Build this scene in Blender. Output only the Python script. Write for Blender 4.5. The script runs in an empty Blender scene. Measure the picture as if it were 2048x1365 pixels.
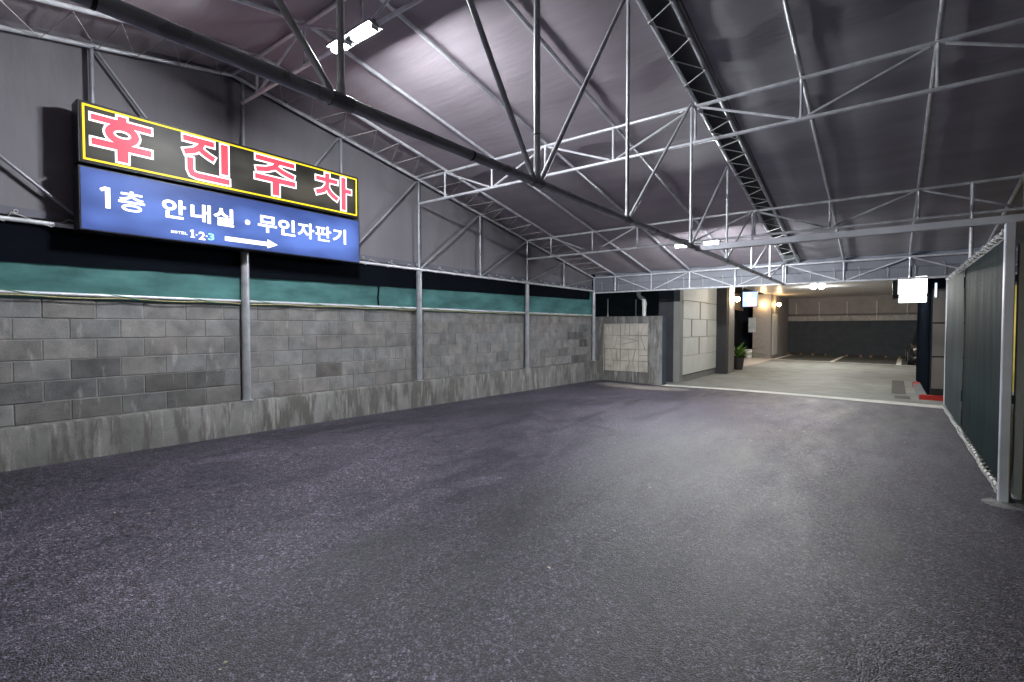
import bpy, bmesh, math, random
from mathutils import Vector, Matrix, noise as mnoise
random.seed(7)
R = math.radians
SC = bpy.context.scene
COL = SC.collection

# ------------------------------------------------------------------ camera
cd = bpy.data.cameras.new('camera')
cam = bpy.data.objects.new('camera', cd); COL.objects.link(cam)
cam.location = (0, 0, 1.29)
cam.rotation_euler = (R(90 - 1.59), 0, R(37.2))
cd.sensor_width = 36; cd.lens = 990 / 2048 * 36
cd.clip_start = .05; cd.clip_end = 500
SC.camera = cam

# ------------------------------------------------------------------ sky, exposure
world = bpy.data.worlds.new('World'); SC.world = world; world.use_nodes = True
wn = world.node_tree
sky = wn.nodes.new('ShaderNodeTexSky'); sky.sky_type = 'NISHITA'; sky.sun_disc = False
sky.sun_elevation = R(6.0); sky.sun_rotation = R(0)
wn.links.new(sky.outputs[0], wn.nodes['Background'].inputs[0])
wn.nodes['Background'].inputs[1].default_value = 0.14
SC.view_settings.view_transform = 'Standard'; SC.view_settings.look = 'None'
SC.view_settings.exposure = 0.35; SC.view_settings.gamma = 1.0
SC.view_settings.use_curve_mapping = False
SC.render.engine = 'CYCLES'
SC.cycles.use_denoising = True
SC.cycles.max_bounces = 6; SC.cycles.diffuse_bounces = 4; SC.cycles.glossy_bounces = 3
SC.cycles.sample_clamp_indirect = 6.0
SC.cycles.caustics_reflective = False; SC.cycles.caustics_refractive = False
LAMP = 2000.0        # radiance of the LED tubes

# ------------------------------------------------------------------ materials
def nodes_of(m):
    m.use_nodes = True
    return m.node_tree, m.node_tree.nodes['Principled BSDF']

def N(nt, t, **kw):
    n = nt.nodes.new(t)
    for k, v in kw.items(): setattr(n, k, v)
    return n

def coords(nt, scale=(1, 1, 1)):
    tc = N(nt, 'ShaderNodeTexCoord'); mp = N(nt, 'ShaderNodeMapping')
    mp.inputs['Scale'].default_value = scale
    nt.links.new(tc.outputs['Object'], mp.inputs['Vector'])
    return mp.outputs['Vector']

def noise(nt, vec, scale, detail=4, rough=.55):
    n = N(nt, 'ShaderNodeTexNoise')
    n.inputs['Scale'].default_value = scale; n.inputs['Detail'].default_value = detail
    n.inputs['Roughness'].default_value = rough
    nt.links.new(vec, n.inputs['Vector'])
    return n.outputs['Fac']

def ramp(nt, fac, stops):
    r = N(nt, 'ShaderNodeValToRGB'); e = r.color_ramp.elements
    while len(e) < len(stops): e.new(.5)
    for i, (p, c) in enumerate(stops):
        e[i].position = p; e[i].color = (*c, 1) if len(c) == 3 else c
    nt.links.new(fac, r.inputs['Fac'])
    return r.outputs['Color']

def mix(nt, fac, a, b, mode='MIX'):
    m = N(nt, 'ShaderNodeMix', data_type='RGBA', blend_type=mode)
    for sock, v in ((m.inputs['Factor'], fac), (m.inputs['A'], a), (m.inputs['B'], b)):
        s = sock
        if hasattr(v, 'is_linked'): nt.links.new(v, s)
        elif isinstance(v, (int, float)): s.default_value = v
        else: s.default_value = (*v, 1)
    return m.outputs['Result']
# Mix node: pick the RGBA sockets explicitly
def mix(nt, fac, a, b, mode='MIX'):
    m = N(nt, 'ShaderNodeMix', data_type='RGBA', blend_type=mode)
    fs, asock, bsock, out = m.inputs[0], m.inputs[6], m.inputs[7], m.outputs[2]
    if isinstance(fac, (int, float)): fs.default_value = fac
    else: nt.links.new(fac, fs)
    for s, v in ((asock, a), (bsock, b)):
        if isinstance(v, (tuple, list)): s.default_value = (*v, 1)
        else: nt.links.new(v, s)
    return out

def math_node(nt, op, a, b=0.0):
    m = N(nt, 'ShaderNodeMath', operation=op)
    for s, v in ((m.inputs[0], a), (m.inputs[1], b)):
        if isinstance(v, (int, float)): s.default_value = v
        else: nt.links.new(v, s)
    return m.outputs[0]

def bump(nt, p, h, strength=.3, dist=.01):
    b = N(nt, 'ShaderNodeBump')
    b.inputs['Strength'].default_value = strength; b.inputs['Distance'].default_value = dist
    nt.links.new(h, b.inputs['Height']); nt.links.new(b.outputs['Normal'], p.inputs['Normal'])

MATS = {}
def mat(name, base, rough=.6, metal=0.0, var=.25, scale=5.0, bumpy=0.0, bscale=60.0, spec=.5, stretch=(1, 1, 1), emit=None, estr=1.0, coat=0.0):
    if name in MATS: return MATS[name]
    m = bpy.data.materials.new(name); nt, p = nodes_of(m)
    v = coords(nt, stretch)
    if var:
        f = noise(nt, v, scale, 5)
        lo = tuple(c * (1 - var) for c in base); hi = tuple(min(1, c * (1 + var)) for c in base)
        nt.links.new(ramp(nt, f, [(.3, lo), (.7, hi)]), p.inputs['Base Color'])
        rr = N(nt, 'ShaderNodeMapRange'); rr.inputs[3].default_value = max(.02, rough - .1); rr.inputs[4].default_value = min(1, rough + .1)
        nt.links.new(f, rr.inputs[0]); nt.links.new(rr.outputs[0], p.inputs['Roughness'])
    else:
        p.inputs['Base Color'].default_value = (*base, 1); p.inputs['Roughness'].default_value = rough
    p.inputs['Metallic'].default_value = metal
    p.inputs['Specular IOR Level'].default_value = spec
    p.inputs['Coat Weight'].default_value = coat
    if bumpy: bump(nt, p, noise(nt, v, bscale, 3), bumpy, .004)
    if emit:
        p.inputs['Emission Color'].default_value = (*emit, 1); p.inputs['Emission Strength'].default_value = estr
    MATS[name] = m
    return m

def backlit(name, base, emit, var=.3, estr=1.0, rough=.40, half=None):
    """printed film of a light box: tubes behind make it a little uneven"""
    m = bpy.data.materials.new(name); nt, p = nodes_of(m)
    v = coords(nt, (1, 1, 2.2)); f = noise(nt, v, 1.15, 2, .4)
    lo = tuple(c * (1 - var) for c in emit); hi = tuple(c * (1 + var) for c in emit)
    c = ramp(nt, f, [(.36, lo), (.64, hi)])
    if half:
        # the tubes sit along the middle of the box: film near the frame gets less of their light
        tc = N(nt, 'ShaderNodeTexCoord'); sx = N(nt, 'ShaderNodeSeparateXYZ'); nt.links.new(tc.outputs['Object'], sx.inputs[0])
        ez = math_node(nt, 'ABSOLUTE', math_node(nt, 'DIVIDE', math_node(nt, 'SUBTRACT', sx.outputs[2], half[1]), half[1]))
        ey = math_node(nt, 'ABSOLUTE', math_node(nt, 'DIVIDE', sx.outputs[1], half[0]))
        e = math_node(nt, 'ADD', math_node(nt, 'POWER', ez, 3.0), math_node(nt, 'POWER', ey, 14.0))
        c = mix(nt, 1, c, ramp(nt, e, [(0, (1.15, 1.15, 1.15)), (1.0, (.42, .40, .45))]), 'MULTIPLY')
    nt.links.new(c, p.inputs['Emission Color'])
    p.inputs['Emission Strength'].default_value = estr
    p.inputs['Base Color'].default_value = (*base, 1); p.inputs['Roughness'].default_value = rough
    p.inputs['Specular IOR Level'].default_value = .14
    MATS[name] = m
    return m

def asphalt_mat():
    m = bpy.data.materials.new('asphalt'); nt, p = nodes_of(m)
    v = coords(nt)
    big = noise(nt, v, .55, 5, .6); mid = noise(nt, coords(nt, (1.6, .5, 1)), 2.6, 5, .6)
    fine = noise(nt, v, 95, 3, .7)
    vc = N(nt, 'ShaderNodeTexVoronoi'); vc.inputs['Scale'].default_value = 120; nt.links.new(v, vc.inputs['Vector'])
    sp = N(nt, 'ShaderNodeSeparateColor'); nt.links.new(vc.outputs['Color'], sp.inputs[0])
    c = ramp(nt, sp.outputs[0], [(.0, (.020, .017, .025)), (.45, (.064, .057, .077)), (.8, (.112, .100, .132)), (.93, (.138, .124, .162)), (1.0, (.17, .155, .195))])
    c = mix(nt, 1, c, ramp(nt, fine, [(.3, (.6, .6, .6)), (.7, (1.4, 1.4, 1.4))]), 'MULTIPLY')
    c = mix(nt, 1, c, ramp(nt, vc.outputs['Distance'], [(.3, (1, 1, 1)), (.75, (.35, .35, .35))]), 'MULTIPLY')
    c = mix(nt, .9, c, ramp(nt, big, [(.3, (.55, .55, .58)), (.7, (1.35, 1.32, 1.32))]), 'MULTIPLY')
    c = mix(nt, .9, c, ramp(nt, mid, [(.32, (.62, .62, .65)), (.68, (1.3, 1.28, 1.28))]), 'MULTIPLY')
    v3 = N(nt, 'ShaderNodeTexVoronoi'); v3.inputs['Scale'].default_value = 62; nt.links.new(v, v3.inputs['Vector'])
    s3 = N(nt, 'ShaderNodeSeparateColor'); nt.links.new(v3.outputs['Color'], s3.inputs[0])
    c = mix(nt, 1, c, ramp(nt, s3.outputs[1], [(.0, (.45, .45, .45)), (.5, (.95, .95, .95)), (1.0, (1.75, 1.72, 1.78))]), 'MULTIPLY')
    c = mix(nt, 1, c, ramp(nt, noise(nt, v, 22, 4, .7), [(.33, (.6, .6, .6)), (.67, (1.4, 1.4, 1.4))]), 'MULTIPLY')
    # tyre-swept bands and hairline cracks
    wv = N(nt, 'ShaderNodeTexWave', wave_type='RINGS', rings_direction='Z'); wv.inputs['Scale'].default_value = .085
    wv.inputs['Distortion'].default_value = 5.0; wv.inputs['Detail'].default_value = 3; wv.inputs['Detail Scale'].default_value = .5
    mpw = N(nt, 'ShaderNodeMapping'); mpw.inputs['Location'].default_value = (-7, -3, 0); nt.links.new(v, mpw.inputs['Vector']); nt.links.new(mpw.outputs[0], wv.inputs['Vector'])
    c = mix(nt, 1, c, ramp(nt, wv.outputs['Fac'], [(.78, (1, 1, 1)), (.97, (.76, .76, .76))]), 'MULTIPLY')
    ol = N(nt, 'ShaderNodeTexVoronoi'); ol.inputs['Scale'].default_value = .75; nt.links.new(v, ol.inputs['Vector'])
    od = math_node(nt, 'ADD', ol.outputs['Distance'], math_node(nt, 'MULTIPLY', noise(nt, v, 7, 4, .6), .14))
    c = mix(nt, 1, c, ramp(nt, od, [(.12, (.5, .5, .5)), (.19, (1, 1, 1))]), 'MULTIPLY')
    ck = N(nt, 'ShaderNodeTexVoronoi', feature='DISTANCE_TO_EDGE'); ck.inputs['Scale'].default_value = .38
    dn = N(nt, 'ShaderNodeTexNoise'); dn.inputs['Scale'].default_value = 2.2; dn.inputs['Detail'].default_value = 6; nt.links.new(v, dn.inputs['Vector'])
    va = N(nt, 'ShaderNodeVectorMath', operation='MULTIPLY_ADD'); va.inputs[1].default_value = (.9, .9, 0); nt.links.new(dn.outputs['Color'], va.inputs[0]); nt.links.new(v, va.inputs[2]); nt.links.new(va.outputs[0], ck.inputs['Vector'])
    cmask = math_node(nt, 'MULTIPLY', ramp(nt, ck.outputs['Distance'], [(.0, (1, 1, 1)), (.012, (0, 0, 0))]), ramp(nt, big, [(.47, (0, 0, 0)), (.56, (.8, .8, .8))]))
    c = mix(nt, cmask, c, (.008, .008, .010))
    # pale dust washed up against the stone-faced wall
    tc = N(nt, 'ShaderNodeTexCoord'); sx = N(nt, 'ShaderNodeSeparateXYZ'); nt.links.new(tc.outputs['Object'], sx.inputs[0])
    dx = math_node(nt, 'MULTIPLY', math_node(nt, 'ADD', sx.outputs[0], 4.75), .8)
    dy = math_node(nt, 'MULTIPLY', math_node(nt, 'ADD', sx.outputs[1], -11.45), 1.5)
    d2 = math_node(nt, 'ADD', math_node(nt, 'MULTIPLY', dx, dx), math_node(nt, 'MULTIPLY', dy, dy))
    d2 = math_node(nt, 'ADD', d2, math_node(nt, 'MULTIPLY', math_node(nt, 'SUBTRACT', mid, .5), 1.5))
    dust = ramp(nt, d2, [(.1, (.8, .8, .8)), (1.0, (0, 0, 0))])
    c = mix(nt, dust, c, (.36, .33, .29))
    # scattered pale stone chips
    vo2 = N(nt, 'ShaderNodeTexVoronoi'); vo2.inputs['Scale'].default_value = 7; nt.links.new(v, vo2.inputs['Vector'])
    chip = ramp(nt, vo2.outputs['Distance'], [(.035, (1, 1, 1)), (.05, (0, 0, 0))])
    c = mix(nt, math_node(nt, 'MULTIPLY', chip, .6), c, (.38, .35, .3))
    nt.links.new(c, p.inputs['Base Color'])
    r = N(nt, 'ShaderNodeMapRange'); r.inputs[1].default_value = .3; r.inputs[2].default_value = .7
    r.inputs[3].default_value = .37; r.inputs[4].default_value = .58
    nt.links.new(mid, r.inputs[0]); nt.links.new(r.outputs[0], p.inputs['Roughness'])
    p.inputs['Specular IOR Level'].default_value = .38
    h = math_node(nt, 'ADD', math_node(nt, 'MULTIPLY', sp.outputs[0], .7), math_node(nt, 'MULTIPLY', vc.outputs['Distance'], -.8))
    bump(nt, p, h, .75, .006)
    MATS['asphalt'] = m
    return m

def block_mat():
    m = bpy.data.materials.new('concrete_block'); nt, p = nodes_of(m)
    oi = N(nt, 'ShaderNodeObjectInfo'); geo = N(nt, 'ShaderNodeNewGeometry')
    big = noise(nt, geo.outputs['Position'], 4.5, 5, .62); fine = noise(nt, geo.outputs['Position'], 150, 3, .7)
    mp = N(nt, 'ShaderNodeMapping'); mp.inputs['Scale'].default_value = (1, 5, 1.2); nt.links.new(geo.outputs['Position'], mp.inputs['Vector'])
    run = noise(nt, mp.outputs[0], 2.2, 5, .6)
    c = mix(nt, 1, oi.outputs['Color'], ramp(nt, big, [(.3, (.66, .66, .66)), (.52, (1, 1, 1)), (.72, (1.3, 1.28, 1.24))]), 'MULTIPLY')
    c = mix(nt, 1, c, ramp(nt, fine, [(.3, (.72, .72, .72)), (.7, (1.25, 1.25, 1.25))]), 'MULTIPLY')
    c = mix(nt, ramp(nt, run, [(.6, (0, 0, 0)), (.78, (.45, .45, .45))]), c, (.5, .49, .47))
    nt.links.new(c, p.inputs['Base Color']); p.inputs['Roughness'].default_value = .9; p.inputs['Specular IOR Level'].default_value = .2
    bump(nt, p, math_node(nt, 'ADD', fine, math_node(nt, 'MULTIPLY', big, .6)), .5, .005)
    MATS['concrete_block'] = m
    return m

def footing_mat():
    m = bpy.data.materials.new('stained_concrete'); nt, p = nodes_of(m)
    v = coords(nt); big = noise(nt, v, 1.7, 5, .6); fine = noise(nt, v, 130, 3, .7)
    sv = coords(nt, (2.6, 2.6, .5)); streak = noise(nt, sv, 2.3, 6, .62)
    sv2 = coords(nt, (6, 6, .8)); streak2 = noise(nt, sv2, 2.0, 4, .6)
    c = ramp(nt, big, [(.3, (.13, .126, .122)), (.7, (.25, .245, .24))])
    c = mix(nt, ramp(nt, streak, [(.44, (0, 0, 0)), (.54, (.9, .9, .9))]), c, (.105, .10, .093))
    c = mix(nt, ramp(nt, streak2, [(.54, (0, 0, 0)), (.66, (.6, .6, .6))]), c, (.36, .35, .34))
    c = mix(nt, 1, c, ramp(nt, fine, [(.3, (.75, .75, .75)), (.7, (1.2, 1.2, 1.2))]), 'MULTIPLY')
    nt.links.new(c, p.inputs['Base Color']); p.inputs['Roughness'].default_value = .88; p.inputs['Specular IOR Level'].default_value = .25
    bump(nt, p, math_node(nt, 'ADD', fine, big), .45, .005)
    MATS['stained_concrete'] = m
    return m

def cloth_mat(name, base, trans=0.0, rough=.75, weave=220, streak=(1, 1, 1), var=.12, bstr=.35, spec=.3):
    m = bpy.data.materials.new(name); nt, p = nodes_of(m)
    v = coords(nt); sv = coords(nt, streak)
    f = noise(nt, sv, 1.6, 5, .6)
    lo = tuple(c * (1 - var) for c in base); hi = tuple(c * (1 + var) for c in base)
    c = ramp(nt, f, [(.3, lo), (.7, hi)])
    nt.links.new(c, p.inputs['Base Color']); p.inputs['Roughness'].default_value = rough
    p.inputs['Specular IOR Level'].default_value = spec
    h = math_node(nt, 'ADD', math_node(nt, 'MULTIPLY', noise(nt, sv, 6, 4), 1.0), math_node(nt, 'MULTIPLY', noise(nt, v, weave, 2), .08))
    bump(nt, p, h, bstr, .012)
    if trans:
        t = N(nt, 'ShaderNodeBsdfTranslucent'); nt.links.new(c, t.inputs['Color'])
        ms = N(nt, 'ShaderNodeMixShader'); ms.inputs[0].default_value = trans
        nt.links.new(p.outputs[0], ms.inputs[1]); nt.links.new(t.outputs[0], ms.inputs[2])
        nt.links.new(ms.outputs[0], nt.nodes['Material Output'].inputs['Surface'])
    MATS[name] = m
    return m

ASPH = asphalt_mat(); BLOCK = block_mat(); FOOT = footing_mat()
ROOF_PINKLIT = cloth_mat('roof_canvas', (.41, .36, .40), rough=.6, streak=(.35, 2.6, 1), var=.11, bstr=.4)  # left sheet: pink light spill put into the canvas colour
ROOF2 = cloth_mat('roof_canvas_no_spill', (.46, .44, .475), rough=.6, streak=(.35, 2.6, 1), var=.13, bstr=.45)  # same canvas without the pink, paler to even out the lamp light
GABLE = cloth_mat('gable_canvas', (.19, .178, .197), rough=.75, streak=(1, 1.5, .4), var=.10)
SKIRT = cloth_mat('skirt_canvas', (.22, .228, .262), rough=.6, streak=(2, 1, .5), var=.12)
FLAP = cloth_mat('flap_canvas', (.11, .107, .115), rough=.8, var=.15)
NET = cloth_mat('teal_net', (.105, .255, .255), trans=.45, rough=.85, streak=(1, .9, 2.6), var=.42)
BLACKCLOTH = cloth_mat('black_shade_cloth', (.0035, .005, .008), rough=.9, var=.2, spec=.05)
GREENCLOTH = cloth_mat('dark_green_cloth', (.010, .021, .024), rough=.6, streak=(1, .7, .5), var=.12, bstr=.12, spec=.04)
PALECLOTH = cloth_mat('paler_green_cloth', (.042, .058, .062), rough=.6, streak=(1, .7, .5), var=.12, bstr=.12, spec=.06)  # far sheet: a paler green than the near one
PIPE = mat('galvanised_pipe', (.72, .725, .77), .34, .25, .18, 9, .12, 90)
DPIPE = mat('dim_lit_pipe', (.33, .335, .37), .32, .3, .22, 7, .12, 90)  # same pipe as the trusses, darkened for wall posts in less light
ALU = mat('aluminium_tube', (.62, .63, .70), .42, .25, .08, 4)
CLAMP = mat('cast_clamp', (.33, .33, .35), .5, .8, .25, 20, .3, 80)
ROPE = mat('pale_rope', (.58, .57, .56), .85, 0, .2, 30, .4, 300)
GROPE = mat('green_rope', (.12, .28, .16), .85, 0, .3, 30, .4, 300)
YROPE = mat('yellow_rope', (.45, .40, .20), .85, 0, .3, 30, .4, 300)
MORTAR = mat('mortar', (.20, .195, .192), .95, 0, .3, 6, .5, 150, .2)
PLASTER = mat('pale_concrete', (.42, .41, .39), .9, 0, .3, 4, .4, 110, .2)
STONE = mat('beige_stone', (.40, .365, .325), .85, 0, .22, 3.5, .6, 70, .2)
DUSTCONC = mat('strip_concrete', (.62, .60, .55), .9, 0, .2, 4, .4, 110, .2)
GARFLOOR = mat('garage_paving', (.205, .208, .19), .7, 0, .28, 2.2, .45, 110, .35)
WHITEPAINT = mat('white_road_paint', (.80, .78, .74), .7, 0, .2, 8, .3, 90)
PANELW = mat('white_stone_panel', (.56, .56, .53), .65, 0, .06, 3, .2, 120)
PLINTHG = mat('grey_stucco', (.17, .165, .155), .85, 0, .12, 4, .4, 130)
DARKWALL = mat('dark_blue_paint', (.045, .055, .072), .9, 0, .2, 3, .3, 120, spec=.1)
COLG = mat('grey_column_paint', (.20, .195, .185), .7, 0, .1, 3, .2, 120)
TILE = mat('brown_wall_tile', (.25, .225, .21), .6, 0, .18, 18, .2, 60, stretch=(.4, .4, 3))
UPPER = mat('brown_panel', (.33, .30, .295), .7, 0, .12, 3, .1, 90)
BEIGEP = mat('beige_panel', (.17, .15, .135), .45, 0, .08, 2)
BLACKP = mat('black_trim', (.012, .012, .014), .4, 0, .2, 5)
NAVY = mat('navy_panel', (.008, .011, .017), .9, 0, .2, 3, spec=0)
CEIL = mat('ceiling_panel', (.82, .80, .79), .32, 0, .06, 2)
REDC = mat('red_carpet', (.42, .022, .015), .85, 0, .2, 8, .4, 160)
PVC = mat('pale_pvc', (.62, .62, .59), .4, 0, .06, 3)
DARKGLASS = mat('dark_glass', (.01, .011, .013), .08, 0, .1, 2, coat=.5)
CASING = mat('sign_casing', (.02, .02, .024), .4, .3, .2, 5)
GREYMETAL = mat('grey_metal', (.30, .31, .33), .45, .6, .15, 5)
CARPAINT = mat('black_car_paint', (.010, .011, .014), .25, .2, .1, 2, coat=1.0)
RUBBER = mat('rubber', (.015, .015, .015), .8, 0, .2, 20, .3, 80)
TERRA = mat('dark_pot', (.035, .032, .03), .5, 0, .2, 5)
WHITEPOT = mat('white_pot', (.6, .59, .57), .4, 0, .05, 5)
LEAF = mat('frond_green', (.10, .19, .03), .5, 0, .35, 9)
SOIL = mat('potting_soil', (.02, .015, .01), .95, 0, .3, 20, .5, 60)
AMBERP = mat('amber_end_cap', (.22, .12, .06), .6, 0, .15, 8)
TERRAIN = mat('outer_ground', (.05, .05, .048), .95, 0, .3, .8, .4, 10)
TUBE = mat('led_tube', (.8, .8, .8), .4, 0, 0, emit=(.93, .97, 1.0), estr=LAMP)
TUBE2 = mat('led_tube_far', (.8, .8, .8), .4, 0, 0, emit=(.93, .97, 1.0), estr=LAMP)
WARM = mat('warm_bulb', (.8, .7, .5), .4, 0, 0, emit=(1.0, .66, .30), estr=75)
DOWN = mat('downlight_glass', (.8, .8, .8), .4, 0, 0, emit=(1.0, .98, .93), estr=1350)
DOWN_FILL = mat('unseen_fill_downlight_glass', (.8, .8, .8), .4, 0, 0, emit=(1.0, .98, .93), estr=430)  # for the two added downlights out of view
WHITESIGN = mat('white_sign_face', (.8, .8, .8), .3, 0, 0, emit=(.95, 1.0, .98), estr=7.0)
COOLT = mat('cool_tube', (.8, .8, .8), .3, 0, 0, emit=(.75, .9, 1.0), estr=1.2)
YGLOW = backlit('lit_wall_glow', (.4, .35, .1), (.85, .66, .16), .5, .28)  # glow of a warmly lit wall, given as emission
F_BLACK = backlit('black_sign_film', (.012, .012, .011), (.036, .033, .026), .8, half=(1.57, .29))
F_BLUE = backlit('blue_sign_film', (.03, .05, .16), (.058, .102, .29), .60, half=(1.57, .30))
F_WHITE = mat('white_letter_film', (.5, .5, .5), .3, 0, 0, emit=(1.0, .99, 1.0), estr=1.25)
F_RED = backlit('red_letter_film', (.4, .02, .03), (.74, .085, .13), .30)
F_YEL = backlit('yellow_line_film', (.5, .35, .01), (.88, .66, .02), .1)
F_CYAN = mat('cyan_letter_film', (.2, .5, .5), .3, 0, 0, emit=(.25, .75, .85), estr=1.0)
F_GOLD = mat('gold_letter_film', (.5, .4, .2), .3, 0, 0, emit=(.95, .85, .5), estr=1.1)
F_BLUE2 = mat('pale_blue_film', (.1, .15, .4), .3, 0, 0, emit=(.30, .46, .95), estr=2.0)
F_WHITE2 = mat('bright_white_film', (.5, .5, .5), .3, 0, 0, emit=(1, 1, 1), estr=10.0)
F_RED2 = mat('small_red_film', (.4, .02, .03), .3, 0, 0, emit=(1.0, .35, .18), estr=1.6)

for _m in (F_WHITE, F_RED, F_YEL, F_CYAN, F_GOLD, F_BLACK, F_WHITE2, F_RED2, F_BLUE2, COOLT, YGLOW):
    _m.cycles.emission_sampling = 'NONE'      # dim films and glow panel: no need to aim light samples at them
# ------------------------------------------------------------------ object helpers
ORIGIN = {}
def thing(name, label, cat, loc=(0, 0, 0), group=None, kind=None):
    o = bpy.data.objects.new(name, None); COL.objects.link(o); o.location = loc
    o.empty_display_size = .2
    ORIGIN[o.name] = Vector(loc); tagp(o, label, cat, group, kind)
    return o
def tagp(o, label=None, cat=None, group=None, kind=None):
    if label: o['label'] = label
    if cat: o['category'] = cat
    if group: o['group'] = group
    if kind: o['kind'] = kind
    return o
def origin(o):
    return ORIGIN.get(o.name, Vector((0, 0, 0))) if o else Vector((0, 0, 0))

class MB:
    def __init__(s): s.v = []; s.f = []
    def add(s, vs, fs):
        b = len(s.v); s.v += [tuple(v) for v in vs]; s.f += [tuple(b + i for i in f) for f in fs]; return s
    def box(s, x0, x1, y0, y1, z0, z1):
        return s.add([(x, y, z) for z in (z0, z1) for y in (y0, y1) for x in (x0, x1)],
                     [(0, 2, 3, 1), (4, 5, 7, 6), (0, 1, 5, 4), (2, 6, 7, 3), (0, 4, 6, 2), (1, 3, 7, 5)])
    def tube(s, p0, p1, r, n=10, r1=None, cap=True):
        return s.path([p0, p1], r, n, r1=r1, cap=cap)
    def path(s, pts, r, n=8, r1=None, cap=True, closed=False):
        pts = [Vector(p) for p in pts]; L = len(pts); rings = []; up = None
        for i, p in enumerate(pts):
            a = pts[max(i - 1, 0)]; b = pts[min(i + 1, L - 1)]
            d = (b - a).normalized()
            if up is None: up = Vector((0, 0, 1)) if abs(d.z) < .9 else Vector((1, 0, 0))
            u = (up - d * up.dot(d)).normalized(); w = d.cross(u); up = u
            rr = r if r1 is None else r + (r1 - r) * i / (L - 1)
            rings.append([p + (u * math.cos(2 * math.pi * k / n) + w * math.sin(2 * math.pi * k / n)) * rr for k in range(n)])
        vs = [v for g in rings for v in g]; fs = []
        for i in range(L - 1):
            for k in range(n):
                fs.append((i * n + k, i * n + (k + 1) % n, (i + 1) * n + (k + 1) % n, (i + 1) * n + k))
        if cap: fs += [tuple(range(n))[::-1], tuple((L - 1) * n + k for k in range(n))]
        return s.add(vs, fs)
    def lathe(s, c, prof, n=16):
        c = Vector(c); vs = []; fs = []
        for (r, z) in prof:
            vs += [c + Vector((r * math.cos(2 * math.pi * k / n), r * math.sin(2 * math.pi * k / n), z)) for k in range(n)]
        for i in range(len(prof) - 1):
            for k in range(n): fs.append((i * n + k, i * n + (k + 1) % n, (i + 1) * n + (k + 1) % n, (i + 1) * n + k))
        fs += [tuple(range(n))[::-1], tuple((len(prof) - 1) * n + k for k in range(n))]
        return s.add(vs, fs)
    def sphere(s, c, r, n=12, m=8):
        return s.lathe(c, [(max(.001, r * math.sin(math.pi * i / m)), -r * math.cos(math.pi * i / m)) for i in range(m + 1)], n)
    def grid(s, fn, nu, nv):
        vs = [fn(i / nu, j / nv) for j in range(nv + 1) for i in range(nu + 1)]
        fs = [(j * (nu + 1) + i, j * (nu + 1) + i + 1, (j + 1) * (nu + 1) + i + 1, (j + 1) * (nu + 1) + i) for j in range(nv) for i in range(nu)]
        return s.add(vs, fs)
    def prism(s, poly, axis_vec, ):
        """closed polygon (3-D points) swept along a vector"""
        n = len(poly); a = Vector(axis_vec); P = [Vector(p) for p in poly]
        return s.add(P + [p + a for p in P], [tuple(range(n))[::-1], tuple(range(n, 2 * n))] + [(i, (i + 1) % n, n + (i + 1) % n, n + i) for i in range(n)])
    def build(s, name, m, parent=None, label=None, cat=None, group=None, kind=None, smooth=False, bevel=0.0, org=None):
        me = bpy.data.meshes.new(name)
        top = parent
        while top is not None and top.parent is not None: top = top.parent
        og = Vector(org) if org is not None else origin(top)
        me.from_pydata([tuple(Vector(v) - og) for v in s.v], [], s.f); me.update()
        bm = bmesh.new(); bm.from_mesh(me); bmesh.ops.recalc_face_normals(bm, faces=bm.faces)
        if bevel: bmesh.ops.bevel(bm, geom=bm.edges[:], offset=bevel, segments=1, affect='EDGES', profile=.5)
        if smooth:
            for f in bm.faces: f.smooth = True
        bm.to_mesh(me); bm.free()
        if smooth: 
            try: me.set_sharp_from_angle(angle=R(40))
            except Exception: pass
        me.materials.append(m)
        o = bpy.data.objects.new(name, me); COL.objects.link(o)
        if parent: o.parent = parent
        else:
            if org is not None: o.location = og
        tagp(o, label, cat, group, kind)
        return o

def pipe(name, p0, p1, r, parent, m=PIPE, n=10, label=None):
    return MB().tube(p0, p1, r, n).build(name, m, parent, label=label, smooth=True)

def helix(p0, p1, rad, turns, n=9):
    p0, p1 = Vector(p0), Vector(p1); d = (p1 - p0).normalized()
    u = Vector((0, 0, 1)) - d * d.z; u.normalize(); w = d.cross(u); T = int(turns * n)
    return [p0 + (p1 - p0) * (i / T) + (u * math.cos(2 * math.pi * i / n) + w * math.sin(2 * math.pi * i / n)) * rad * (1 + .18 * math.sin(i * 1.7)) for i in range(T + 1)]

# ------------------------------------------------------------------ setting: ground
def ystrip(x): return 12.33 - .147 * (x + 4.6)
def gz(x, y):
    zl = -.012 * (y - .76); zr = -.2 + .011 * (max(y, 2) - 5.85)
    t = min(1.25, max(0, (x + 6.3) / 7.1))
    z = zl + (zr - zl) * t - .05 * math.exp(-((x + 4.6) ** 2 / 1.5 + (y - 12.4) ** 2 / 2))
    k = min(1, max(0, (y - 11.6) / 2.5)); k = k * k * (3 - 2 * k)
    return z * (1 - k) + (-.21) * k + .006 * mnoise.noise(Vector((x * .6, y * .6, 0)))

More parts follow.
